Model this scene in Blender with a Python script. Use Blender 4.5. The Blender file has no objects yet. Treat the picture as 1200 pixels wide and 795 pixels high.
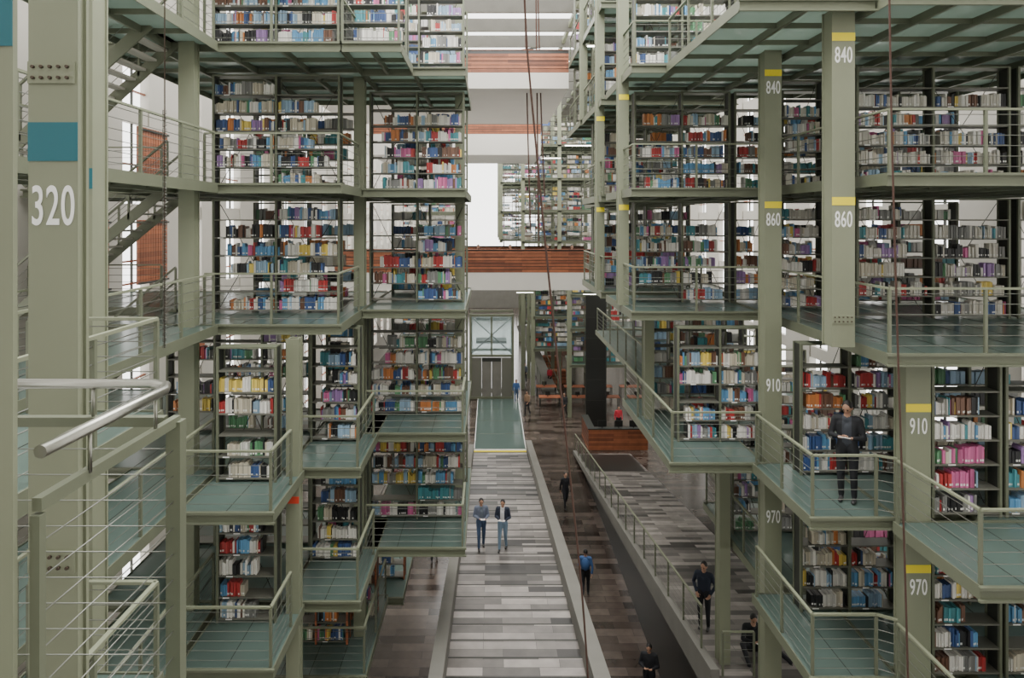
import bpy, math, random
from mathutils import Vector, Matrix
R = random.Random(7)
C = bpy.context.scene.collection

# ------------------------------------------------------------ materials
def mat(name, col, rough=0.6, metal=0.0, noise=0.0, nscale=3.0, spec=None):
    m = bpy.data.materials.new(name); m.use_nodes = True
    nt = m.node_tree; b = nt.nodes['Principled BSDF']
    b.inputs['Base Color'].default_value = (*col, 1); b.inputs['Roughness'].default_value = rough
    b.inputs['Metallic'].default_value = metal
    if noise > 0:
        tc = nt.nodes.new('ShaderNodeTexCoord'); n = nt.nodes.new('ShaderNodeTexNoise')
        n.inputs['Scale'].default_value = nscale; n.inputs['Detail'].default_value = 5
        r = nt.nodes.new('ShaderNodeMapRange')
        r.inputs['To Min'].default_value = 1 - noise; r.inputs['To Max'].default_value = 1 + noise
        mx = nt.nodes.new('ShaderNodeVectorMath'); mx.operation = 'SCALE'
        mx.inputs[0].default_value = col
        nt.links.new(tc.outputs['Object'], n.inputs['Vector'])
        nt.links.new(n.outputs['Fac'], r.inputs['Value'])
        nt.links.new(r.outputs['Result'], mx.inputs['Scale'])
        nt.links.new(mx.outputs[0], b.inputs['Base Color'])
    return m
def emis(name, col, s):
    m = mat(name, col); b = m.node_tree.nodes['Principled BSDF']
    b.inputs['Emission Color'].default_value = (*col, 1); b.inputs['Emission Strength'].default_value = s
    return m
def brickmat(name, c1, c2, c3, w, h, rough, mortar=0.004, rot=0.0):
    m = bpy.data.materials.new(name); m.use_nodes = True
    nt = m.node_tree; b = nt.nodes['Principled BSDF']
    tc = nt.nodes.new('ShaderNodeTexCoord'); mp = nt.nodes.new('ShaderNodeMapping')
    mp.inputs['Rotation'].default_value = (0, 0, rot)
    br = nt.nodes.new('ShaderNodeTexBrick'); br.inputs['Scale'].default_value = 1.0
    br.inputs['Brick Width'].default_value = w; br.inputs['Row Height'].default_value = h
    br.inputs['Mortar Size'].default_value = mortar
    br.offset = 0.37
    br.inputs['Color1'].default_value = (*c1, 1); br.inputs['Color2'].default_value = (*c2, 1)
    br.inputs['Mortar'].default_value = (*c3, 1)
    n = nt.nodes.new('ShaderNodeTexNoise'); n.inputs['Scale'].default_value = 2.5; n.inputs['Detail'].default_value = 6
    mx = nt.nodes.new('ShaderNodeMixRGB'); mx.blend_type = 'OVERLAY'; mx.inputs[0].default_value = 0.45
    nt.links.new(tc.outputs['Object'], mp.inputs['Vector']); nt.links.new(mp.outputs[0], br.inputs['Vector'])
    nt.links.new(tc.outputs['Object'], n.inputs['Vector'])
    nt.links.new(br.outputs['Color'], mx.inputs[1]); nt.links.new(n.outputs['Fac'], mx.inputs[2])
    nt.links.new(mx.outputs[0], b.inputs['Base Color']); b.inputs['Roughness'].default_value = rough
    return m

STEEL = mat('painted_steel', (0.135, 0.148, 0.100), 0.5, 0.1, 0.15, 2.0)
COLM = mat('column_paint', (0.20, 0.215, 0.145), 0.55, 0.0, 0.1, 1.5)
DSTEEL = mat('shelf_steel', (0.03, 0.032, 0.027), 0.5, 0.2)
SHELF = mat('shelf_board', (0.14, 0.14, 0.115), 0.5, 0.1)
CABLE = mat('cable_steel', (0.19, 0.195, 0.17), 0.4, 0.5)
CHROME = mat('stainless', (0.34, 0.34, 0.30), 0.28, 0.9)
BOLT = mat('bolt_steel', (0.07, 0.05, 0.035), 0.5, 0.5)
CONC = mat('concrete', (0.16, 0.155, 0.135), 0.8, 0, 0.2, 1.2)
WHITEC = mat('white_concrete', (0.46, 0.44, 0.39), 0.7, 0, 0.08, 1.0)
BCONC = mat('bridge_concrete', (0.60, 0.58, 0.53), 0.7, 0, 0.06, 1.0)
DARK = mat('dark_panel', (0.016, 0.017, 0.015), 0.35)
YEL = mat('yellow_paint', (0.80, 0.66, 0.02), 0.5)
TEAL = mat('teal_paint', (0.006, 0.11, 0.14), 0.5)
REDP = mat('red_paint', (0.60, 0.05, 0.02), 0.5)
WHT = mat('white_paint', (0.85, 0.85, 0.83), 0.5)
ROPE = mat('rope_fibre', (0.065, 0.032, 0.023), 0.9, 0, 0.3, 40)
WOOD = brickmat('red_wood', (0.36, 0.12, 0.052), (0.16, 0.05, 0.024), (0.05, 0.02, 0.01), 2.4, 0.14, 0.5)
for nd in WOOD.node_tree.nodes:
    if nd.type == 'MAPPING': nd.inputs['Rotation'].default_value = (math.radians(-90), 0, 0)
STONE = brickmat('ramp_stone', (0.31, 0.28, 0.255), (0.008, 0.007, 0.006), (0.02, 0.02, 0.02), 1.3, 0.29, 0.42)
STONE2 = brickmat('floor_stone', (0.105, 0.082, 0.068), (0.022, 0.015, 0.011), (0.02, 0.02, 0.02), 1.6, 0.4, 0.2)
SCREEN = emis('monitor_screen', (0.7, 0.8, 0.9), 1.0)
LAMP = emis('lamp_tube', (1.0, 0.97, 0.9), 12.0)

GLASS = bpy.data.materials.new('frosted_glass_floor'); GLASS.use_nodes = True
nt = GLASS.node_tree; b = nt.nodes['Principled BSDF']; out = nt.nodes['Material Output']
b.inputs['Base Color'].default_value = (0.14, 0.20, 0.178, 1); b.inputs['Roughness'].default_value = 0.18
tr = nt.nodes.new('ShaderNodeBsdfTranslucent'); tr.inputs['Color'].default_value = (0.42, 0.49, 0.44, 1)
mx = nt.nodes.new('ShaderNodeMixShader'); mx.inputs[0].default_value = 0.42
nt.links.new(b.outputs[0], mx.inputs[1]); nt.links.new(tr.outputs[0], mx.inputs[2]); nt.links.new(mx.outputs[0], out.inputs['Surface'])
CGL = bpy.data.materials.new('clear_glass'); CGL.use_nodes = True
nt = CGL.node_tree; b = nt.nodes['Principled BSDF']; out = nt.nodes['Material Output']
b.inputs['Base Color'].default_value = (0.5, 0.6, 0.6, 1); b.inputs['Roughness'].default_value = 0.1
tp = nt.nodes.new('ShaderNodeBsdfTransparent'); tp.inputs['Color'].default_value = (0.85, 0.92, 0.92, 1)
mx = nt.nodes.new('ShaderNodeMixShader'); mx.inputs[0].default_value = 0.75
nt.links.new(b.outputs[0], mx.inputs[1]); nt.links.new(tp.outputs[0], mx.inputs[2]); nt.links.new(mx.outputs[0], out.inputs['Surface'])
BOOK = bpy.data.materials.new('book_spines'); BOOK.use_nodes = True
nt = BOOK.node_tree; at = nt.nodes.new('ShaderNodeAttribute'); at.attribute_name = 'Col'
nt.links.new(at.outputs['Color'], nt.nodes['Principled BSDF'].inputs['Base Color'])
nt.nodes['Principled BSDF'].inputs['Roughness'].default_value = 0.45

# ------------------------------------------------------------ mesh builder
class MB:
    def __init__(s): s.v = []; s.f = []; s.m = []; s.mats = []; s.col = []; s.sm = []
    def mi(s, m):
        if m not in s.mats: s.mats.append(m)
        return s.mats.index(m)
    def box(s, x0, x1, y0, y1, z0, z1, m, col=(1, 1, 1)):
        n = len(s.v); i = s.mi(m)
        s.v += [(x0,y0,z0),(x1,y0,z0),(x1,y1,z0),(x0,y1,z0),(x0,y0,z1),(x1,y0,z1),(x1,y1,z1),(x0,y1,z1)]
        s.f += [(n,n+3,n+2,n+1),(n+4,n+5,n+6,n+7),(n,n+1,n+5,n+4),(n+1,n+2,n+6,n+5),(n+2,n+3,n+7,n+6),(n+3,n,n+4,n+7)]
        s.m += [i]*6; s.col += [col]*6; s.sm += [False]*6
    def hexa(s, pts, m, col=(1,1,1)):
        n = len(s.v); i = s.mi(m); s.v += [tuple(p) for p in pts]
        s.f += [(n,n+3,n+2,n+1),(n+4,n+5,n+6,n+7),(n,n+1,n+5,n+4),(n+1,n+2,n+6,n+5),(n+2,n+3,n+7,n+6),(n+3,n,n+4,n+7)]
        s.m += [i]*6; s.col += [col]*6; s.sm += [False]*6
    def bar(s, p, q, w, h, m):
        p = Vector(p); q = Vector(q); d = (q-p).normalized()
        up = Vector((0,0,1)) if abs(d.z) < 0.9 else Vector((0,1,0))
        a = d.cross(up).normalized()*w/2; u = a.cross(d).normalized()*h/2
        s.hexa([p-a-u, p+a-u, q+a-u, q-a-u, p-a+u, p+a+u, q+a+u, q-a+u], m)
    def tube(s, pts, r, m, n=8, r2=None, caps=True):
        pts = [Vector(p) for p in pts]; k = len(pts); base = len(s.v); i = s.mi(m)
        for j, p in enumerate(pts):
            d = (pts[min(j+1,k-1)] - pts[max(j-1,0)]).normalized()
            up = Vector((0,0,1)) if abs(d.z) < 0.9 else Vector((0,1,0))
            a = d.cross(up).normalized(); u = a.cross(d).normalized()
            rr = r if r2 is None else r + (r2-r)*j/(k-1)
            for t in range(n):
                an = 2*math.pi*t/n; s.v.append(tuple(p + a*rr*math.cos(an) + u*rr*math.sin(an)))
        for j in range(k-1):
            for t in range(n):
                t2 = (t+1) % n
                s.f.append((base+j*n+t, base+j*n+t2, base+(j+1)*n+t2, base+(j+1)*n+t)); s.m.append(i); s.col.append((1,1,1)); s.sm.append(True)
        if caps:
            s.f.append(tuple(base+t for t in range(n))[::-1]); s.m.append(i); s.col.append((1,1,1)); s.sm.append(False)
            s.f.append(tuple(base+(k-1)*n+t for t in range(n))); s.m.append(i); s.col.append((1,1,1)); s.sm.append(False)
    def ell(s, c, r, m, M=None, nu=12, nv=8, zmin=-2, fn=None):
        base = len(s.v); i = s.mi(m); c = Vector(c)
        for a in range(nv+1):
            ph = math.pi*a/nv
            for t in range(nu):
                th = 2*math.pi*t/nu
                p = Vector((math.sin(ph)*math.cos(th), math.sin(ph)*math.sin(th), max(zmin, math.cos(ph))))
                if fn: p = fn(p)
                p = Vector((p.x*r[0], p.y*r[1], p.z*r[2])) + c
                if M: p = M @ p
                s.v.append(tuple(p))
        for a in range(nv):
            for t in range(nu):
                t2 = (t+1) % nu
                s.f.append((base+a*nu+t, base+(a+1)*nu+t, base+(a+1)*nu+t2, base+a*nu+t2)); s.m.append(i); s.col.append((1,1,1)); s.sm.append(True)
    def make(s, name, loc=(0,0,0), parent=None, color=False):
        me = bpy.data.meshes.new(name); me.from_pydata(s.v, [], s.f)
        for m in s.mats: me.materials.append(m)
        me.polygons.foreach_set('material_index', s.m); me.polygons.foreach_set('use_smooth', s.sm)
        if color:
            ca = me.color_attributes.new('Col', 'FLOAT_COLOR', 'CORNER')
            buf = []
            for p, c in zip(me.polygons, s.col): buf += [c[0], c[1], c[2], 1.0]*p.loop_total
            ca.data.foreach_set('color', buf)
        me.update()
        o = bpy.data.objects.new(name, me); C.objects.link(o); o.location = loc
        if parent: o.parent = parent
        return o

# ------------------------------------------------------------ room pieces
def platform(x0, x1, y0, y1, z, name='walkway_platform'):
    b = MB(); w = x1-x0; d = y1-y0; t = 0.17
    b.box(0.02, w-0.02, 0.02, d-0.02, -0.04, 0, GLASS)
    for (a0,a1,c0,c1) in ((0,w,0,0.02),(0,w,d-0.02,d),(0,0.02,0.02,d-0.02),(w-0.02,w,0.02,d-0.02)):
        b.box(a0,a1,c0,c1,-t,0.02,STEEL)
    b.box(-0.03, w+0.03, -0.05, -0.001, -0.02, 0.021, STEEL); b.box(-0.03, w+0.03, -0.05, -0.001, -t-0.01, -t+0.02, STEEL)
    n = max(1, int(w/1.2))
    for i in range(1, n+1):
        x = w*i/(n+1); b.box(x-0.03, x+0.03, 0.021, d-0.021, -t, -0.041, STEEL)
    n = max(1, int(d/1.2))
    for i in range(1, n+1):
        y = d*i/(n+1); b.box(0.021, w-0.021, y-0.02, y+0.02, -0.13, -0.042, STEEL)
    for i in range(1, max(2,int(w/0.6))):
        x = w*i/max(2,int(w/0.6)); b.box(x-0.006, x+0.006, 0.021, d-0.021, 0.0005, 0.004, DSTEEL)
    return b.make(name, (x0, y0, z))

def railing(pts, h=1.0, name='balcony_railing', ncab=6):
    pts = [Vector(p) for p in pts]; o = pts[0].copy(); b = MB()
    P = [p-o for p in pts]
    for si, (p, q) in enumerate(zip(P[:-1], P[1:])):
        L = (q-p).length; n = max(1, round(L/1.5))
        for i in range(0 if si == 0 else 1, n+1):
            c = p + (q-p)*i/n
            b.box(c.x-0.022, c.x+0.022, c.y-0.022, c.y+0.022, c.z-0.0, c.z+h-0.02, STEEL)
        b.bar(p+Vector((0,0,h)), q+Vector((0,0,h)), 0.05, 0.032, COLM)
        for k in range(ncab):
            z = 0.12 + (h-0.2)*k/(ncab-1)
            b.tube([p+Vector((0,0,z)), q+Vector((0,0,z))], 0.0062, CABLE, 4, caps=False)
    return b.make(name, o)

PAL = [((0.76,0.74,0.69),30),((0.58,0.53,0.42),10),((0.30,0.44,0.58),9),((0.05,0.10,0.26),8),((0.45,0.045,0.045),6),
       ((0.60,0.14,0.32),5),((0.07,0.28,0.32),7),((0.022,0.022,0.024),11),((0.17,0.085,0.055),7),((0.72,0.55,0.12),4),
       ((0.60,0.22,0.07),4),((0.11,0.28,0.14),4),((0.24,0.24,0.23),7),((0.34,0.20,0.44),3),((0.13,0.34,0.58),6)]
PC = [p for p,_ in PAL]; PW = [w for _,w in PAL]
def bookcase(x0, x1, y, z, nb, H=2.5, fill=0.95, detail=1.0, D=0.34, rows=6, name='bookcase', wood=False, pale=False):
    w = x1-x0; b = MB(); bk = MB(); bw = w/nb; pitch = (H-0.12)/rows
    FR = WOOD if wood else STEEL
    for i in range(nb+1):
        x = bw*i
        b.box(x-0.022, x+0.022, 0, 0.05, 0, H, FR); b.box(x-0.022, x+0.022, D-0.05, D, 0, H, FR)
        b.box(x-0.01, x+0.01, 0.05, D-0.05, 0.02, H-0.02, DSTEEL)
    b.box(0, w, 0.001, D-0.001, H-0.03, H+0.001, FR)
    for i in range(nb):
        xa = bw*i+0.022; xb = bw*(i+1)-0.022
        if detail > 0.6:
            b.tube([(xa, D+0.01, 0.1), (xb, D+0.01, H-0.1)], 0.008, DSTEEL, 4, caps=False)
            b.tube([(xb, D+0.01, 0.1), (xa, D+0.01, H-0.1)], 0.008, DSTEEL, 4, caps=False)
        side = R.choice((0, 0, 1)); lvl = R.uniform(0.70, 1.05)
        for r in range(rows):
            zz = 0.08 + pitch*r
            b.box(xa, xb, 0.01, D-0.01, zz-0.028, zz, SHELF)
            top = r == rows-1
            if R.random() > (fill if not top else fill*0.3): continue
            if detail > 0.6 and R.random() < 0.8:
                lx = xa+R.uniform(0.05, 0.3); b.box(lx, lx+0.12, 0.004, 0.0098, zz-0.022, zz-0.002, WHT)
            L = (xb-xa)*min(1, max(0.45, R.gauss(lvl, 0.12)))
            x = xa+0.01 if side == 0 else xb-0.01-L
            end = x+L-0.02; theme = R.choices(PC, PW)[0]
            while x < end:
                run = R.choice((1,1,1,2,3,4,7)); c = R.choices(PC, PW)[0] if R.random() < 0.7 else theme
                if pale and R.random() < 0.45: c = (0.60,0.57,0.50)
                h0 = R.uniform(0.19, 0.29); d0 = R.uniform(0.15, 0.22)
                for _ in range(run):
                    t = (R.uniform(0.015, 0.05)) / detail
                    if x+t > end+0.015: x = end+1; break
                    k = R.uniform(0.65, 1.15); h = min(pitch-0.05, h0+R.uniform(-0.014, 0.014))
                    y0 = 0.03+R.uniform(0, 0.04)
                    bk.box(x, x+t*0.90, y0, y0+d0, zz, zz+h, BOOK, tuple(min(1,q*k) for q in c))
                    if detail > 0.9 and R.random() < 0.5:
                        bk.box(x+t*0.1, x+t*0.80, y0-0.002, y0-0.0002, zz+0.03, zz+0.065, BOOK, (0.75,0.75,0.72))
                    x += t
    o = b.make(name, (x0, y, z))
    if bk.v: bk.make('books', (0,0,0), o, True)
    return o

def text_on(parent, s, x, y, z, size, m):
    cu = bpy.data.curves.new('number_label', 'FONT'); cu.body = s; cu.size = size; cu.align_x = 'CENTER'; cu.align_y = 'CENTER'
    cu.extrude = 0.002; cu.offset = 0.003; cu.space_character = 1.06; cu.materials.append(m)
    o = bpy.data.objects.new('number_label', cu); C.objects.link(o); o.parent = parent
    o.location = (x, y, z); o.rotation_euler = (math.pi/2, 0, 0); o.scale = (0.51, 1, 1)
def column(x0, x1, y, z0, z1, labels=(), d=0.34, bracket=(), name='steel_column'):
    w = x1-x0; h = z1-z0; b = MB()
    b.box(0, w, 0, 0.03, 0, h, COLM); b.box(0, w, d-0.03, d, 0, h, COLM)
    b.box(0.02, 0.05, 0.03, d-0.03, 0, h, COLM); b.box(w-0.05, w-0.02, 0.03, d-0.03, 0, h, COLM)
    for zc in bracket:
        zc -= z0
        b.box(0.001, w*0.95, -0.012, -0.0005, zc-0.07, zc+0.07, COLM)
        for i in range(5):
            for k in (-0.035, 0.035):
                cx = 0.04+i*(w-0.1)/4; b.tube([(cx, -0.03, zc+k), (cx, -0.012, zc+k)], 0.011, BOLT, 6)
    o = b.make(name, (x0, y, z0))
    for (s, z, band, tm) in labels:
        if s: text_on(o, s, w/2, -0.004, z-z0, 0.36, tm)
        if band:
            bb = MB(); bb.box(0, w, -0.006, -0.0005, 0, 0.13 if band is not TEAL else 0.25, band)
            bb.make('colour_band', (0, 0, z-z0+(0.24 if band is not TEAL else 0.30)), o)
    return o

L3, L2, L1, L0, M1, M2, M3 = 6.2, 3.45, 0.7, -2.05, -4.85, -7.45, -10.2
G = -13.9

# ============ LEFT block A
for z in (L2, L1, L0):
    platform(-7.6, -2.92, 13.3, 19.5, z)
    bookcase(-6.1, -3.34, 15.0, z, 2)
    bookcase(-6.1, -3.34, 17.6, z, 2, detail=0.5)
    railing([(-5.6,13.36,z),(-2.98,13.36,z),(-2.98,15.4,z)])
platform(-7.6, -2.92, 13.3, 19.5, L3)
platform(-2.9, -1.75, 13.3, 15.4, L2)
bookcase(-3.25, -1.85, 14.9, L2+0.001, 1)
railing([(-2.9,13.36,L2),(-1.8,13.36,L2)])
for z in (L2, L1, L0, M1, M2):
    platform(-7.0, -5.3, 7.6, 13.28, z)
    railing([(-5.36,7.7,z),(-5.36,13.2,z)])
    railing([(-6.95,7.7,z),(-6.95,12.2,z)])
# ============ LEFT block B
for z in (L2, L1, L0, M1, M2):
    platform(-2.9, -0.58, 15.5, 20.5, z)
    bookcase(-3.0 if z != L2 else -2.9, -0.68, 17.0, z, 2)
    bookcase(-2.8, -0.68, 19.4, z, 2, detail=0.5)
    if z in (M1, M2): railing([(-2.84,15.56,z),(-0.64,15.56,z),(-0.64,16.9,z)], 0.95)
# ============ LEFT C and D
for z in (M1, M2):
    platform(-5.2, -3.6, 11.3, 13.2, z)
    bookcase(-5.05, -3.98, 12.6, z, 1)
    railing([(-5.1,11.36,z),(-3.66,11.36,z),(-3.66,12.5,z)])
    platform(-3.95, -2.55, 13.32, 17, z)
    bookcase(-3.92, -2.88, 14.9, z, 1)
    bookcase(-3.92, -2.98, 16.3, z, 1, detail=0.5)
    railing([(-3.88,13.38,z),(-2.61,13.38,z),(-2.61,15.2,z)])
    platform(-7.6, -4.0, 13.32, 17.5, z)
    bookcase(-7.4, -4.15, 15.6, z, 3, fill=0.8)
column(-3.87, -3.62, 12.9, M3-1, L0-0.2, [(None, -5.6, REDP, WHT)], d=0.25)
column(-3.25, -3.0, 16.2, G, 12, [], d=0.3)
column(-5.95, -5.65, 13.0, G, 12, [], d=0.25)
column(-0.95, -0.7, 18.2, M2, 12, [], d=0.3)
# lower-left landing with low wooden cases
platform(-5.2, -2.7, 14.8, 18.0, M3+0.3)
railing([(-4.9,14.9,M3+0.3),(-2.76,14.9,M3+0.3),(-2.76,17.9,M3+0.3)])
bookcase(-4.8, -3.35, 15.9, M3+0.3, 2, H=1.0, rows=2, wood=True, name='wooden_bookcase')
bookcase(-3.45, -2.85, 16.9, M3+0.3, 1, H=2.1, rows=5, wood=True, name='wooden_bookcase')
b = MB(); b.box(0,1.5,0,0.05,0,1.5,WOOD); b.box(0,1.5,0.05,0.6,1.45,1.5,WOOD); b.box(0,0.05,0.05,0.6,0,1.45,WOOD); b.box(1.45,1.5,0.05,0.6,0,1.45,WOOD)
b.make('wooden_counter', (-5.0,17.3,M3+0.3))
platform(-7, -2.5, 19.5, 24, M3-0.6)
bookcase(-4.4, -2.6, 20.5, M3-0.6, 2, H=2.4, wood=True, name='wooden_bookcase')
# ============ LEFT foreground
platform(-4.98, -3.5, 4.9, 7.3, L0)
railing([(-3.55,4.95,L0),(-3.55,7.25,L0),(-4.9,7.25,L0)])
platform(-4.98, -3.5, 4.9, 7.3, M1); railing([(-3.55,4.95,M1),(-3.55,7.25,M1),(-4.9,7.25,M1)])
column(-5.02, -4.84, 8.3, G, 12, [(None, 0.08, TEAL, WHT)])
column(-2.98, -2.66, 4.4, G, 12, [('320', 0.08, TEAL, WHT)], bracket=(0.95, -2.2), d=0.12)
# near T-section column (flange and web)
b = MB(); b.box(0,0.5,0,0.02,0,26,COLM); b.box(0.10,0.14,0.02,0.3,0,26,COLM)
for z in (11.9, 14.6): b.box(0.1,0.48,-0.012,-0.001,z,z+0.15,COLM)
o = b.make('steel_column', (-1.90,2.0,G)); bb = MB(); bb.box(0,0.5,-0.004,-0.0005,0,0.3,TEAL); bb.make('colour_band',(0,0,0.51-G),o)
platform(-3.4, -1.3, 1.4, 2.9, L0-0.02)
fr = MB()
fr.box(-1.38, -1.32, 2.90, 2.96, L0-3, -0.86, STEEL); fr.box(-1.385, -1.355, 2.05, 2.08, L0, -0.89, STEEL)
fr.bar((-1.37,2.06,-0.86),(-1.35,2.94,-0.86), 0.03, 0.04, STEEL)
fr.tube([(-1.36,2.06,-0.7),(-1.34,2.8,-0.7),(-1.37,2.88,-0.7),(-1.45,2.92,-0.7),(-2.6,2.92,-0.7)], 0.021, CHROME, 12)
fr.box(-2.6, -1.39, 2.90, 2.94, -0.88, -0.84, STEEL)
for y in (2.3, 2.75): fr.tube([(-1.35,y,-0.85),(-1.35,y,-0.71)], 0.008, CHROME, 6)
for x in (-1.7, -2.3): fr.tube([(x,2.92,-0.85),(x,2.92,-0.71)], 0.008, CHROME, 6)
for k in range(9):
    z = -0.98-0.11*k
    fr.tube([(-1.37,2.06,z),(-1.35,2.92,z),], 0.0026, CABLE, 5)
    fr.tube([(-1.35,2.92,z),(-2.6,2.92,z)], 0.0026, CABLE, 5)
fr.make('foreground_railing')

# ============ LEFT stairs
def stairs(xa, za, xb, zb, y0, w=1.1):
    b = MB(); n = 15; o = Vector((xa, y0, za)); dx = (xb-xa)/n; dz = (zb-za)/n
    for i in range(n):
        x = dx*i; z = dz*(i+1)
        b.box(min(x, x+dx), max(x, x+dx), 0, w, z-0.04, z, WHITEC)
    for y in (-0.03, w):
        b.bar((0,y,0),(xb-xa,y,zb-za),0.04,0.22,STEEL)
        b.bar((0,y,1.0),(xb-xa,y,zb-za+1.0),0.05,0.04,STEEL)
        for i in range(5):
            t = i/4; b.box((xb-xa)*t-0.02,(xb-xa)*t+0.02,y-0.02,y+0.02,(zb-za)*t,(zb-za)*t+0.98,STEEL)
        for k in (0.35, 0.55, 0.75): b.tube([(0,y,k),(xb-xa,y,zb-za+k)],0.007,CABLE,4)
    return b.make('steel_staircase', o)
stairs(-10.2, L0, -6.9, L1, 14.6); stairs(-9.0, L1, -6.0, L2, 12.0); stairs(-10.4, M1, -7.0, L0, 15.2)
for z in (L1, L0, M1): platform(-10.9, -7.65, 15.9, 19.5, z); railing([(-10.8,15.96,z),(-7.7,15.96,z)])

# ============ RIGHT block R1 (three rows going back)
for z in (L3, L2, L1, L0):
    if z != L3:
        platform(3.14, 6.0, 15.2, 18.6, z); railing([(6.0,15.26,z),(3.2,15.26,z),(3.2,17.0,z)])
        bookcase(3.6, 5.95, 17.0, z, 2)
        bookcase(6.1, 7.0, 17.0, z, 1)
    platform(3.14, 7.0, 19.4, 23.4, z); railing([(6.0,19.46,z),(3.2,19.46,z),(3.2,23.3,z)])
    bookcase(3.4, 6.0, 20.6, z, 2, detail=0.6); bookcase(3.4, 6.0, 22.6, z, 2, detail=0.5)
for z in (L3, L2):
    platform(3.1, 7.0, 23.6, 27.2, z); railing([(3.16,23.7,z),(3.16,27.1,z)])
    bookcase(3.3, 6.0, 24.8, z, 2, detail=0.5); bookcase(3.3, 6.0, 26.7, z, 2, detail=0.5)
for z in (L1, L0):
    platform(4.4, 7.0, 23.6, 32, z); railing([(4.46,23.7,z),(4.46,31.9,z)])
    for y in (25, 27.2, 29.5): bookcase(4.7, 7.0, y, z, 2, detail=0.4)
column(3.08, 3.32, 16.4, L0, 12, [(None, 2.65, YEL, WHT), (None, 0, YEL, WHT)])
column(3.08, 3.32, 19.9, L0, 12, [(None, 2.65, YEL, WHT), (None, 0, YEL, WHT)])
column(3.08, 3.32, 23.42, L2, 12, [])
column(4.5, 4.75, 23.45, L0, 12, [])
column(5.5, 5.87, 11.0, L0, 12, [('840', 2.65, YEL, WHT), ('860', 0.0, YEL, WHT)], bracket=(-1.6,))
column(5.5, 5.84, 13.7, G, 12, [('840', 2.65, YEL, WHT), ('860', 0.0, YEL, WHT), ('910', -3.33, None, WHT), ('970', -5.97, None, WHT)])
column(6.68, 7.08, 10.98, G, L0-0.2, [('910', -3.33, YEL, WHT), ('970', -5.92, YEL, WHT)], bracket=(-4.95,))
for z in (L2, L1, L0):
    platform(6.05, 12.4, 10.4, 18.4, z)
    railing([(6.11,15.1,z),(6.11,10.46,z),(12.0,10.46,z)])
    bookcase(7.64, 10.8, 14.2, z, 2, rows=6, pale=True)
    bookcase(6.6, 7.6, 15.6, z, 1, pale=True)
    bookcase(11.0, 12.3, 14.2, z, 1)
    bookcase(7.2, 11.5, 16.8, z, 3, detail=0.5)
platform(3.9, 6.03, 10.7, 15.15, L2)
railing([(3.96,15.1,L2),(3.96,10.76,L2),(6.0,10.76,L2)])
# R3
for z in (M1,):
    platform(3.57, 5.45, 13.6, 18.5, z); railing([(5.4,13.66,z),(3.63,13.66,z),(3.63,18.4,z)])
    bookcase(4.1, 5.93, 14.9, z, 2); bookcase(4.1, 5.93, 17.2, z, 2, detail=0.5)
platform(5.6, 7.2, 13.9, 18, M2); railing([(5.66,17.9,M2),(5.66,13.96,M2)])
bookcase(5.75, 7.3, 16.2, M2, 2)
column(3.75, 3.98, 16.6, M1, L0-0.2, [])
column(5.3, 5.55, 15.8, G, M1-0.2, [])
# R4 (reader's balcony)
for z in (M1, M2):
    platform(5.2, 6.62, 11.1, 13.6, z); railing([(5.26,13.5,z),(5.26,11.16,z),(6.3,11.16,z),(6.56,11.0,z)])
    platform(6.64, 7.9, 11.35, 13.9, z)
    bookcase(5.9, 7.74, 12.95, z, 2, fill=0.97)
# R5
for z in (M1, M2):
    platform(6.45, 11, 9.0, 10.95, z); railing([(6.5,10.9,z),(6.5,9.06,z),(10.5,9.06,z)])
    platform(7.92, 11, 10.97, 14, z)
    bookcase(7.2, 8.3, 11.1, z, 1, fill=0.97); bookcase(8.4, 10.6, 11.1, z, 2)
    bookcase(7.95, 10.6, 13.2, z, 2, detail=0.5)
# deep right walkway
platform(4.6, 7.5, 18.7, 30, M1); railing([(4.66,18.8,M1),(4.66,29.8,M1)])
for y in (20, 22.5, 25, 28): bookcase(5.9, 7.4, y, M1, 1, detail=0.4)
platform(8.4, 13, 18.7, 40, M2); railing([(8.46,18.8,M2),(8.46,39.8,M2)])
for y in (20, 23, 26, 29, 32, 35): bookcase(9.2, 12, y, M2, 2, detail=0.4); bookcase(9.2, 12, y, M3, 2, detail=0.4)
platform(8.9, 13, 18.7, 40, M3)

# ============ floor, ramps
b = MB(); b.box(-11, 14, -6, 110, -0.2, 0, STONE2); b.make('floor', (0,0,G))
def rz(y): return G + 0.145*(40.6-y)
def slab(name, x0, x1, y0, y1, top, m, th=0.25):
    b = MB(); za, zb = top(y0), top(y1)
    L = math.hypot(y1-y0, zb-za); an = math.atan2(zb-za, y1-y0)
    b.box(0, x1-x0, 0, L, -th, 0, m)
    o = b.make(name, (x0, y0, za)); o.rotation_euler = (an, 0, 0); return o
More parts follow.
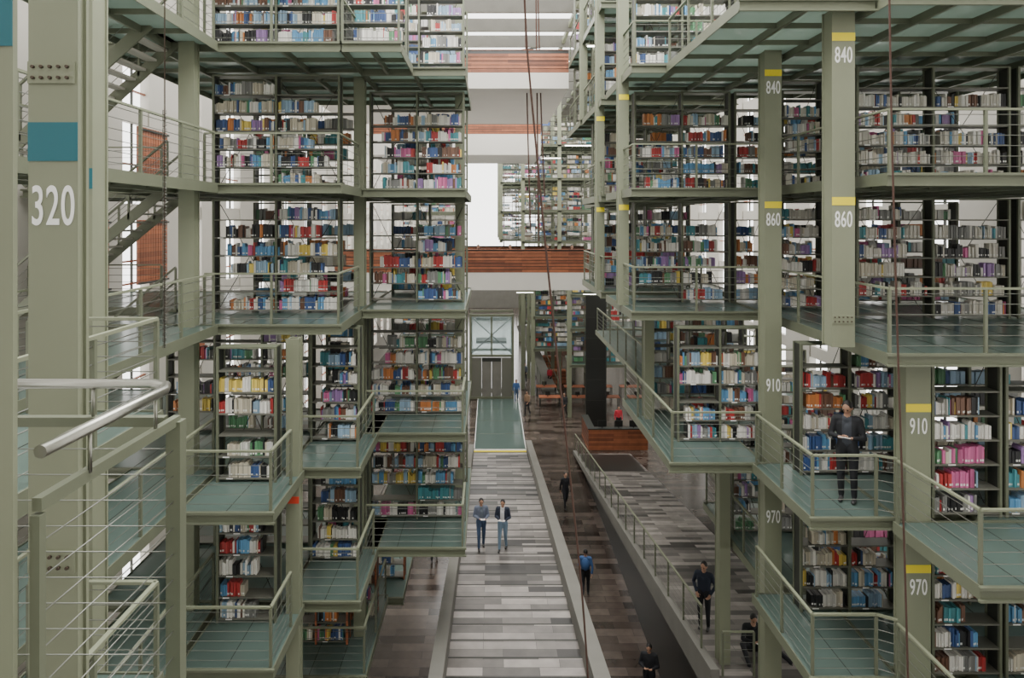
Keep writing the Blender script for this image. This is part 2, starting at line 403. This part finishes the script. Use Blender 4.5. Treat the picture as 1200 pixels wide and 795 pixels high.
# broad stepped ramp: long treads with low risers
TR = 0.88
def sz(y): return rz(9 + TR*(math.floor((y-9)/TR)+0.5))
b = MB(); k = 0
while 9+TR*(k+1) <= 40.7:
    zt = rz(9+TR*(k+0.5)) - G
    b.box(0, 3.15, TR*k, TR*(k+1)-0.0005, max(0.001, zt-0.35), zt, STONE)
    b.box(0.001, 3.149, TR*(k+1)-0.045, TR*(k+1)-0.001, zt+0.0002, zt+0.006, DSTEEL)
    k += 1
b.make('stone_stair_ramp', (-1.0, 9, G))
def curb(name, x0, x1, y0, y1, hi):
    b = MB(); p = []
    for (x, y, z) in ((x0,y0,rz(y0)-0.5),(x1,y0,rz(y0)-0.5),(x1,y1,G),(x0,y1,G),(x0,y0,rz(y0)+hi),(x1,y0,rz(y0)+hi),(x1,y1,rz(y1)+hi),(x0,y1,rz(y1)+hi)): p.append((x-x0,y-y0,z-G))
    b.hexa(p, CONC); return b.make(name, (x0, y0, G))
curb('ramp_parapet', -1.3, -1.0, 9, 40.6, 0.55); curb('ramp_parapet', 2.15, 2.5, 9, 42.0, 0.55)
slab('side_ramp', 5.1, 8.3, 9, 40.6, rz, STONE)
curb('ramp_parapet', 4.9, 5.1, 15.2, 40.6, 0.2)
railing([(5.0, 40.4, rz(40.4)+0.2), (5.0, 16.2, rz(16.2)+0.2)], 1.0, 'ramp_railing')
railing([(5.2, 15.3, rz(15.3)), (5.9, 15.3, rz(15.3))], 1.0, 'ramp_railing')
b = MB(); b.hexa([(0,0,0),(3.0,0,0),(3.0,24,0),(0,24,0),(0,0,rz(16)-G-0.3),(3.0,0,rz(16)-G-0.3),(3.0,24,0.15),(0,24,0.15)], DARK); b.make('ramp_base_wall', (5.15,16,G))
b = MB(); b.box(0,3.15,0,11.5,0,0.03,GLASS)
for x in (0,3.11): b.box(x,x+0.04,0,11.5,0.03,0.05,WHT)
for i in range(1,4): b.box(0.04,3.11,11.5*i/4-0.02,11.5*i/4+0.02,0.03,0.035,STEEL)
b.make('glass_floor_panel', (-1.0,41.4,G))
b = MB(); b.box(0,3.15,0,0.2,0,0.04,YEL); b.box(0,3.15,0.3,0.42,0,0.04,WHT); b.make('trim_1', (-1.0,40.85,G))

# ============ elevator
b = MB()
for x in (0, 3.3):
    for y in (0, 2.5): b.box(x, x+0.16, y, y+0.16, 0, 6.6, STEEL)
for z in (0, 3.25, 6.4): b.box(0, 3.46, -0.01, 0.15, z, z+0.18, STEEL); b.box(0, 3.46, 2.51, 2.67, z, z+0.18, STEEL)
b.box(0.2, 0.95, 0.03, 0.12, 0.18, 3.2, SHELF); b.box(2.5, 3.25, 0.03, 0.12, 0.18, 3.2, SHELF)
b.box(0.97, 1.71, 0.05, 0.1, 0.18, 2.9, CONC); b.box(1.74, 2.48, 0.05, 0.1, 0.18, 2.9, CONC); b.box(0.97, 2.48, 0.03, 0.12, 2.9, 3.2, DSTEEL)
b.box(0.16, 3.3, 0.06, 0.08, 3.45, 6.4, CGL); b.box(1.66,1.78,0,0.1,3.45,6.4,STEEL); b.box(0.5, 2.9, 0.6, 2.2, 4.2, 4.4, DSTEEL)
b.box(0.5, 2.9, 0.6, 2.2, 6.0, 6.2, DSTEEL); b.tube([(0.16,0.3,3.5),(3.3,0.3,6.3)],0.05,DSTEEL,6); b.tube([(3.3,0.3,3.5),(0.16,0.3,6.3)],0.05,DSTEEL,6)
b.make('glass_elevator', (-1.65, 53, G))

# ============ bridges
def bridge(x0, x1, y0, y1, zt, zw, zb, name='reading_bridge'):
    b = MB(); w = x1-x0; d = y1-y0
    b.box(0,w,0,d,zb,zw,BCONC)
    n = int((zt-zw)/0.16)
    b.box(0,w,0.03,0.1,zw,zt-0.02,DARK)
    for i in range(n): b.box(0,w,0,0.06,zw+0.16*i+0.01,zw+0.16*i+0.14,WOOD)
    b.box(0,w,0,0.16,zt-0.03,zt,WOOD)
    return b.make(name,(x0,y0,0))
bridge(-8, 8, 35, 40, -1.5, -2.7, -3.6)
bridge(-8, 3.2, 28, 38.4, 7.0, 6.05, 5.4)
bridge(-8, 3.3, 45, 52, 6.35, 5.67, 4.3)
bridge(-8, 9, 66, 72, -2.5, -3.9, -5.2)
def table(x, y, z, w=1.6, d=0.8):
    b = MB(); b.box(0,w,0,d,0.71,0.75,WOOD)
    for a in (0.04,w-0.1):
        for c in (0.04,d-0.1): b.box(a,a+0.06,c,c+0.06,0,0.71,DSTEEL)
    b.box(w*0.3,w*0.3+0.35,d*0.4,d*0.4+0.03,0.85,1.12,DARK); b.box(w*0.3+0.14,w*0.3+0.2,d*0.4,d*0.4+0.03,0.75,0.86,DARK)
    b.make('reading_table',(x,y,z))
for i in range(5): table(-1.2+i*1.9, 37.5, -2.7)
for i in range(4):
    for j in range(2): table(3.6+i*2.2, 50.5+j*3.2, G)

# ============ reception desk
b = MB()
b.box(0,3.6,0,0.12,0,1.25,WOOD); b.box(3.48,3.6,0.12,3.0,0,1.25,WOOD); b.box(0,0.12,0.12,3.0,0,1.25,WOOD)
b.box(-0.03,3.63,-0.04,0.4,1.25,1.3,DSTEEL); b.box(3.2,3.63,0.4,3.0,1.25,1.3,DSTEEL); b.box(-0.03,0.4,0.4,3.0,1.25,1.3,DSTEEL); b.box(0.41,3.19,0.4,0.95,0.7,0.74,WHITEC)
for x in (0.6,1.6,2.5):
    b.box(x,x+0.5,0.15,0.19,1.36,1.75,DARK); b.box(x+0.02,x+0.48,0.191,0.195,1.38,1.73,SCREEN); b.box(x+0.22,x+0.28,0.15,0.19,1.3,1.36,DARK)
b.make('reception_desk',(5.9,41.2,G))
b = MB(); b.box(0,1.4,0,0.12,0,8.8,DARK)
for i in range(6): b.box(0,1.4,-0.02,-0.001,1.4*i+0.3,1.4*i+0.34,DSTEEL)
for x in (0,1.34): b.box(x,x+0.06,-0.03,0.15,0.01,8.79,DSTEEL)
b.make('dark_partition',(6.4,46,G))
for (x,y,w) in ((5.0,58,1.4),(4.2,64,2.5),(6,74,3)):
    b = MB(); b.box(0,w,0,0.1,0,1.1,WOOD); b.box(0,w,0.1,0.7,1.0,1.1,WOOD); b.box(0,0.1,0.1,0.7,0,1,WOOD); b.box(w-0.1,w,0.1,0.7,0,1,WOOD); b.make('wooden_counter',(x,y,G))
# ============ far stacks
for y in (56, 62, 70, 80):
    xs = 2.6 if y < 60 else 0.9
    for z in (L0+0.3, L1+0.1, L2, L3):
        platform(xs, 11, y, y+4, z); bookcase(xs+0.1, 8.8, y+0.8, z, 5, detail=0.25, fill=0.6)
        railing([(xs+0.05,y+0.1,z),(10.5,y+0.1,z)], 1.0, ncab=3)
    for x in (xs-0.1, 5.5, 8.5): column(x, x+0.3, y, G if x > 2 else L0, 12)
for y in (48, 54, 60, 68, 78):
    for z in (M1-0.4, M2-0.2, M3):
        x0 = 3.4 if y > 50 else 5.6
        platform(x0, 11, y, y+3.4, z); bookcase(x0+0.2, 9.5, y+0.8, z, 4, detail=0.25, fill=0.95)
    column(3.2 if y>50 else 5.4, 3.5 if y>50 else 5.7, y, G, -3)
for y in (60, 75):
    for z in (L1, L0, M1, M2, M3):
        platform(-8, -2.6, y, y+4, z); bookcase(-7.8, -2.8, y+0.8, z, 4, detail=0.25)
b = MB(); b.bar((0,0,0),(1.6,-14,-3.2),1.2,0.18,CONC)
for s in (-0.6, 0.6):
    b.bar((s,0,1),(1.6+s,-14,-2.2),0.05,0.05,STEEL)
    for i in range(11): b.box(s+0.16*i-0.02,s+0.16*i+0.02,-1.4*i-0.02,-1.4*i+0.02,-0.32*i,-0.32*i+1,STEEL)
b.make('sloping_walkway',(3.2,68,G+3.3))

# ============ shell
def wallside(name, x, m, y0=-6, y1=108, step=4.0, thick=0.3):
    b = MB(); y = 0
    while y < y1-y0:
        b.box(0,thick,y,y+step*0.6,0,27,m)
        b.box(0,thick,y+step*0.6,y+step,0,2.2,m)
        for z in (5.0, 8.0, 11, 14, 17.0, 20.0): b.box(0.05,thick-0.05,y+step*0.6,y+step,z,z+0.5,m)
        for z in range(3, 22, 3):
            for k in range(2): b.box(0.1,0.18,y+step*0.6,y+step,z+0.7*k,z+0.7*k+0.05,WOOD)
        b.box(0.1,0.16,y+step*0.8,y+step*0.8+0.06,2.2,27,DSTEEL)
        y += step
    b.make(name,(x,y0,G-0.1))
wallside('wall_left', -11.3, WHITEC); wallside('wall_right', 14.0, WHITEC)
b = MB(); b.box(-11,14,0,0.3,0,12,CONC)   # unseen wall added behind the camera to cut frontal light; high slots admit some
for i in range(9): b.box(-11+3.0*i,-9.2+3.0*i,0.01,0.29,12,27,WHITEC)
for z in (13, 17, 21, 25): b.box(-11,14,0.05,0.25,z,z+1.8,WHITEC)
b.make('light_block_wall',(0,-6.4,G))
b = MB(); b.box(-11,14,0,0.3,0,3,CONC); b.box(-11,-4,0,0.3,3,26,WHITEC); b.box(8,14,0,0.3,3,26,WHITEC)
for z in (8, 23): b.box(-4,8,0,0.2,z,z+0.3,DSTEEL)
for x in (2,4,6): b.box(x,x+0.15,0.01,0.19,3,26,DSTEEL)
b.make('wall_back',(0,108,G))
b = MB()
for i in range(28):
    y = i*4.0; b.box(-11,14,y,y+0.3,0,0.8,CONC)
for x in (-8,-5,5,8,11): b.box(x,x+0.2,0.3,108,0.2,0.5,COLM)
for i in range(12, 27):
    y = i*4.0
    b.bar((-5,y+0.15,0.3),(0,y+4.1,0.3),0.12,0.12,DSTEEL); b.bar((5,y+0.15,0.3),(0,y+4.1,0.3),0.12,0.12,DSTEEL)
b.box(-11,-6.5,-6,108,0.8,0.9,WHITEC); b.box(8,14,-6,108,0.8,0.9,WHITEC)
b.make('ceiling',(0,0,12.2))
for (y, z) in ((17.5,-2.0),(21,-2.0),(21,0.9),(24,-4.8)):
    b = MB()
    for k in range(12): b.box(0,0.06,k*0.16,k*0.16+0.13,0,2.0,WOOD)
    b.box(0.06,0.1,0,1.95,0,0.06,DSTEEL); b.box(0.06,0.1,0,1.95,1.9,1.96,DSTEEL)
    b.make('wood_screen',(-10.9,y,z))

# ============ ropes
def rope(name, pts, r=0.012):
    cu = bpy.data.curves.new(name,'CURVE'); cu.dimensions='3D'; cu.bevel_depth=r; cu.bevel_resolution=2
    s = cu.splines.new('NURBS'); s.points.add(len(pts)-1); s.order_u=3; s.use_endpoint_u=True
    for p,q in zip(s.points,pts): p.co=(*q,1)
    cu.materials.append(ROPE); o = bpy.data.objects.new(name,cu); C.objects.link(o)
rope('hanging_rope',[(0.05,8,12.3),(0.37,8,2.6),(0.5,8,1.2),(0.66,8,-0.5),(0.92,8,-2.9),(1.1,8,-4.6),(1.2,8,-6.5),(1.3,8,-13.9)])
rope('hanging_rope',[(4.55,8,12.3),(4.66,8,2.6),(4.75,8,-0.9),(4.88,8,-4.8),(4.95,8,-8),(5.0,8,-13.9)])
for (x0,x1,zb) in ((1.4,1.7,-0.5),(1.9,2.05,-0.9),(1.95,2.3,1.0)): rope('hanging_cable',[(x0,29,12.2),((x0+x1)/2,29,4),(x1,29,zb)],0.03)
b = MB(); b.tube([(0,0,0),(0,0,13.8)],0.008,BOLT,6)
for i in range(40):
    z = i*0.07; b.tube([(-0.02,0,z),(0.02,0,z+0.02),(0.02,0,z+0.05),(-0.02,0,z+0.06),(-0.02,0,z)],0.006,CABLE,5)
b.make('hanging_chain',(-3.82,8.0,-1.5))

# ============ lamps
def lamp(x,y,z,w=1.3):
    b = MB(); b.box(-w/2,w/2,-0.08,0.08,0,0.06,COLM); b.box(-w/2+0.04,w/2-0.04,-0.05,0.05,-0.03,-0.001,LAMP)
    b.tube([(-w/2+0.1,0,0.06),(-w/2+0.1,0,0.25)],0.01,CABLE,5); b.tube([(w/2-0.1,0,0.06),(w/2-0.1,0,0.25)],0.01,CABLE,5)
    b.make('ceiling_lamp',(x,y,z))
lamp(3.6,27.4,L2-0.45); lamp(3.8,22.5,L3-0.45); lamp(3.9,44,4.0); lamp(2.5,50,-5.3); lamp(5.5,36,-3.9)
def area(x,y,z,sx,sy,e,rx=0,ry=0,col=(1,0.98,0.95)):
    l = bpy.data.lights.new('skylight','AREA'); l.shape='RECTANGLE'; l.size=sx; l.size_y=sy; l.energy=e; l.color=col
    o = bpy.data.objects.new('skylight',l); C.objects.link(o); o.location=(x,y,z); o.rotation_euler=(rx,ry,0)
area(1,15,12.0,8,24,6500,rx=math.radians(6)); area(1,60,12.0,10,50,11000)

# ============ people
def mk(name,c,r=0.8): return mat(name,c,r)
SKIN = mk('skin',(0.36,0.20,0.13),0.5); HAIR = mk('hair_black',(0.010,0.009,0.008),0.6)
SHOE = mk('shoe',(0.03,0.03,0.03),0.5); EYE = mk('eye',(0.02,0.015,0.01),0.2); LIP = mk('lip',(0.30,0.12,0.10),0.5); PAPER = mk('paper',(0.8,0.8,0.78))
def mixp(d, **k): d = dict(d); d.update(k); return d
STAND = dict(pel=(0,0,.95),chest=(0,0,1.28),neck=(0,.005,1.47),head=(0,-.015,1.62),
  shR=(-.185,0,1.41),shL=(.185,0,1.41),elR=(-.25,.03,1.12),elL=(.25,.03,1.12),wrR=(-.24,-.06,.87),wrL=(.24,-.06,.87),
  hiR=(-.09,0,.92),hiL=(.09,0,.92),knR=(-.10,-.02,.5),knL=(.10,-.02,.5),anR=(-.10,.03,.09),anL=(.10,.03,.09))
READ = mixp(STAND,elR=(-.26,-.02,1.13),elL=(.26,-.02,1.13),wrR=(-.09,-.26,1.17),wrL=(.10,-.26,1.17),hp=25)
WALK = mixp(STAND,knR=(-.09,-.12,.52),anR=(-.09,-.16,.09),knL=(.09,.02,.5),anL=(.09,.22,.13),wrR=(-.24,.06,.88),elL=(.24,-.04,1.13),wrL=(.22,-.22,.98))
HOLD = mixp(WALK,elR=(-.25,0,1.13),wrR=(-.06,-.25,1.12),elL=(.25,0,1.13),wrL=(.12,-.26,1.12),hp=18)
POCKET = mixp(STAND,elR=(-.28,.07,1.14),elL=(.28,.07,1.14),wrR=(-.17,-.08,.95),wrL=(.17,-.08,.95),hp=12)
SITF = dict(pel=(0,0,.12),chest=(0,.03,.45),neck=(0,.0,.66),head=(0,-.05,.81),shR=(-.185,.02,.60),shL=(.185,.02,.60),
  elR=(-.29,-.12,.38),elL=(.29,-.12,.38),wrR=(-.10,-.32,.42),wrL=(.12,-.32,.42),hiR=(-.10,-.02,.12),hiL=(.10,-.02,.12),
  knR=(-.36,-.30,.36),knL=(.36,-.32,.30),anR=(-.34,-.66,.09),anL=(.66,-.56,.09),hp=25)
SIT = dict(pel=(0,0,.5),chest=(0,.02,.83),neck=(0,0,1.03),head=(0,-.04,1.18),shR=(-.185,0,.97),shL=(.185,0,.97),
  elR=(-.24,-.05,.72),elL=(.24,-.05,.72),wrR=(-.15,-.30,.74),wrL=(.15,-.30,.74),hiR=(-.09,-.02,.5),hiL=(.09,-.02,.5),
  knR=(-.11,-.44,.5),knL=(.11,-.44,.5),anR=(-.11,-.42,.09),anL=(.11,-.42,.09),hp=15)
def person(name, loc, yaw, J, top, pants, hold=None, hy=0, voxel=0.016, pack=None, longhair=False, vest=None, skin=SKIN):
    V = {k:Vector(v) for k,v in J.items() if not isinstance(v,(int,float))}; hp = J.get('hp',0)
    bones = []
    def bn(a,b_,ra,rb,t): bones.append((Vector(a),Vector(b_),ra,rb,t))
    ch,pe = V['chest'],V['pel']; up=(ch-pe).normalized(); sx=Vector((1,0,0))
    bn(V['shR']*.88+V['neck']*.12,V['shL']*.88+V['neck']*.12,.072,.072,0)
    for s in (-1,1):
        bn(ch+sx*.085*s+up*.06,pe+sx*.07*s+up*.06,.098,.088,0); bn(pe+sx*.07*s+up*.06,pe+sx*.075*s-up*.02,.092,.098,1)
    bn(ch,pe+up*.1,.105,.10,0)
    bn(V['neck']-up*.05,V['neck']+(V['head']-V['neck'])*.7,.056,.05,2)
    bn(V['neck']-up*.05,V['neck']-up*.02,.075,.06,0)
    for q in 'RL':
        bn(V['sh'+q],V['el'+q],.062,.047,3); w=V['wr'+q]; e=V['el'+q]; bn(e,e+(w-e)*.92,.047,.036,3); bn(e+(w-e)*.85,w,.03,.027,2)
        bn(V['hi'+q],V['kn'+q],.095,.066,1); a=V['an'+q]; k=V['kn'+q]; bn(k,a+Vector((0,0,.02)),.064,.048,1)
        bn(a+Vector((0,.03,-.045)),a+Vector((0,-.14,-.052)),.042,.036,4)
    mb = MB()
    for (a,c,ra,rb,t) in bones:
        mb.tube([a,(a+c)/2,c],ra,STEEL,14,rb)
        mb.ell(a,(ra,)*3,STEEL,nu=14,nv=8); mb.ell(c,(rb,)*3,STEEL,nu=14,nv=8)
    tmp = mb.make('tmp')
    md = tmp.modifiers.new('r','REMESH'); md.mode='VOXEL'; md.voxel_size=voxel
    sm = tmp.modifiers.new('s','SMOOTH'); sm.factor=.5; sm.iterations=4
    dg = bpy.context.evaluated_depsgraph_get(); me = bpy.data.meshes.new_from_object(tmp.evaluated_get(dg))
    out = MB(); mats=[top,pants,skin,(vest or top),SHOE]; ids=[out.mi(m) for m in mats]
    vs=[v.co.copy() for v in me.vertices]; out.v=[tuple(v) for v in vs]
    for p in me.polygons:
        c=p.center; best=9; bt=0
        for (a,q,ra,rb,t) in bones:
            ab=q-a; u=max(0,min(1,(c-a).dot(ab)/max(1e-9,ab.length_squared))); d=(c-a-ab*u).length-(ra+(rb-ra)*u)
            if d<best: best=d; bt=t
        if bt==0 and vest and abs(c.x)>.075: bt=3
        out.f.append(tuple(p.vertices)); out.m.append(ids[bt]); out.col.append((1,1,1)); out.sm.append(True)
    bpy.data.objects.remove(tmp)
    H = Matrix.Translation(V['head']) @ Matrix.Rotation(math.radians(hy),4,'Z') @ Matrix.Rotation(math.radians(hp),4,'X')
    def hf(p):
        k = 1-0.28*max(0,-p.z)**1.5
        return Vector((p.x*k,p.y*(k if p.y>0 else (1-0.12*max(0,-p.z))),p.z))
    out.ell((0,0,0),(.076,.094,.118),skin,H,18,14,fn=hf)
    out.ell((0,.018,.024),(.083,.093,.108),HAIR,H,18,12,zmin=-0.15 if not longhair else -1.6)
    out.ell((0,-.098,-.018),(.013,.02,.024),skin,H,8,6); 
    for s in (-1,1):
        out.ell((s*.031,-.084,.004),(.012,.008,.007),EYE,H,8,6); out.ell((s*.031,-.088,.022),(.018,.006,.004),HAIR,H,8,4)
        out.ell((s*.078,.01,-.008),(.009,.018,.03),skin,H,8,6)
    out.ell((0,-.085,-.055),(.024,.008,.006),LIP,H,8,4)
    for q in 'RL':
        w=V['wr'+q]; d=(w-V['el'+q]).normalized(); inw=Vector((1 if q=='R' else -1,0,0))
        n=(inw-d*inw.dot(d)).normalized()
        if J.get('hp',0)>0 and abs(d.x)>.3: n=(Vector((0,0,1))-d*d.z).normalized()
        s=d.cross(n).normalized()
        M3_=Matrix((( s.x,n.x,d.x),(s.y,n.y,d.y),(s.z,n.z,d.z))).to_4x4(); M3_.translation=w+d*.045
        out.ell((0,0,0),(.042,.017,.055),skin,M3_,10,8)
        for i,(o,l) in enumerate(((-.03,.062),(-.01,.072),(.01,.068),(.029,.052))):
            p0=w+d*.085+s*o; p1=p0+d*l*.5+n*.01; p2=p1+d*l*.28+n*l*.35; p3=p2+n*l*.3
            out.tube([p0,p1,p2,p3],.0095,skin,6,.007)
        p0=w+d*.035-s*.035; out.tube([p0,p0+d*.03-s*.025+n*.01,p0+d*.055-s*.028+n*.025],.011,skin,6,.008)
    out.ell(V['neck']-up*.03,(.075,.07,.028),top,nu=12,nv=6)
    if pack:
        out.ell(V['chest']+Vector((0,.19,0)),(.15,.10,.23),pack,nu=14,nv=10)
        for s in (-1,1): out.tube([V['chest']+Vector((s*.11,.12,.17)),V['chest']+Vector((s*.12,-.02,.20)),V['chest']+Vector((s*.12,-.11,.05)),V['chest']+Vector((s*.13,.1,-.12))],.014,pack,6)
    if hold:
        c=(V['wrR']+V['wrL'])/2+Vector((0,-.10,.02)); w2,h2=hold
        out.hexa([c+Vector((-w2,-h2,.02)),c+Vector((w2,-h2,.02)),c+Vector((w2,h2,-.02)),c+Vector((-w2,h2,-.02)),c+Vector((-w2,-h2,.035)),c+Vector((w2,-h2,.035)),c+Vector((w2,h2,-.005)),c+Vector((-w2,h2,-.005))],PAPER)
    o = out.make(name, loc); o.rotation_euler=(0,0,math.radians(yaw)); return o

NAVY=mk('navy_cloth',(0.012,0.018,0.035)); BLACK=mk('black_cloth',(0.008,0.009,0.012)); JEAN=mk('jeans',(0.04,0.07,0.13)); LJEAN=mk('light_jeans',(0.16,0.24,0.32))
GREY=mk('grey_cloth',(0.10,0.12,0.15)); LB=mk('pale_blue_cloth',(0.11,0.13,0.18)); RED=mk('red_cloth',(0.5,0.03,0.05)); WH=mk('white_cloth',(0.5,0.5,0.5)); DBL=mk('blue_cloth',(0.04,0.10,0.25)); BRW=mk('brown_cloth',(0.2,0.12,0.07)); DGR=mk('dark_grey_cloth',(0.03,0.035,0.045))
person('man_reading_on_balcony',(6.14,11.75,M1),-35,READ,DGR,BLACK,(.09,.07),hy=-10,voxel=.013,vest=BLACK)
person('man_walking_in_grey_jacket',(-0.33,23.75,sz(23.75)+.005),5,mixp(HOLD,anL=(.09,.16,.09)),GREY,JEAN,(.07,.1),vest=LB)
person('man_walking_in_navy_jacket',(0.42,23.65,sz(23.65)+.005),-12,mixp(HOLD,anL=(.09,.16,.09)),WH,LJEAN,(.11,.09),vest=NAVY)
person('man_standing_at_railing',(5.5,17.6,rz(17.6)+.02),-30,POCKET,NAVY,BLACK,hy=-10)
person('man_sitting_on_floor',(6.3,16.4,rz(16.4)+.02),0,SITF,BLACK,BLACK,(.08,.06))
person('pedestrian_in_shadow',(3.6,32.9,G),20,WALK,BLACK,BLACK,voxel=.02)
person('pedestrian_with_backpack',(3.5,25.2,G),170,WALK,DBL,BLACK,pack=DBL,voxel=.02)
person('pedestrian_in_shadow',(4.55,19.6,G),-20,READ,BLACK,BLACK,voxel=.02)
person('pedestrian_behind_shelves',(-3.3,27.7,G),0,WALK,WH,JEAN,voxel=.02)
person('pedestrian_behind_shelves',(-2.3,27.9,G),0,WALK,BLACK,BLACK,voxel=.02)
person('receptionist',(8.35,44.6,G),10,STAND,RED,BLACK,voxel=.02,longhair=True)
person('receptionist_seated',(7.0,42.8,G),10,SIT,WH,BLACK,voxel=.02,longhair=True)
person('visitor_near_elevator',(1.95,52.0,G),0,WALK,DBL,JEAN,voxel=.02)
person('distant_visitor',(-2.6,50,G),0,WALK,BLACK,BLACK,voxel=.025)
for (x,y,c) in ((2.9,58,GREY),(5.2,48,BLACK),(4.9,56.6,RED),(2.6,48.5,BRW),(7.2,48.8,WH)):
    person('distant_visitor',(x,y,G),R.uniform(-60,60),WALK,c,BLACK,voxel=.025)
for i,x in enumerate((-0.7,1.1,3.2,4.6)):
    person('reader_at_table',(x,38.65,-2.7),0,SIT,(LB,BLACK,DBL,GREY)[i],BLACK,voxel=.025)
    b=MB(); b.box(-.22,.22,-.2,.22,.36,.40,WOOD); b.box(-.22,.22,.2,.24,.40,.85,WOOD)
    for a in (-.2,.17):
        for c in (-.18,.18): b.box(a,a+.03,c,c+.03,0,.36,DSTEEL)
    b.make('reading_chair',(x,38.65,-2.7))
b=MB(); b.box(-.24,.24,-.2,.24,.36,.41,DARK); b.box(-.22,.22,.22,.27,.42,.95,DARK); b.tube([(0,0,.05),(0,0,.36)],.03,DSTEEL,8)
for k in range(5): b.bar((0,0,.05),(.28*math.cos(k*1.257),.28*math.sin(k*1.257),.04),.05,.04,DSTEEL)
b.make('office_chair',(7.0,42.8,G))

# ============ world, camera
w = bpy.data.worlds.new('World'); bpy.context.scene.world = w; w.use_nodes = True
bg = w.node_tree.nodes['Background']; bg.inputs[0].default_value = (1.0,0.985,0.95,1); bg.inputs[1].default_value = 4.3
cam = bpy.data.cameras.new('camera'); co = bpy.data.objects.new('camera', cam); C.objects.link(co)
cam.sensor_width = 36; cam.lens = 24; cam.shift_x = 25/1200; cam.shift_y = -139.5/1200; cam.clip_end = 400
co.rotation_euler = (math.pi/2, 0, 0); bpy.context.scene.camera = co
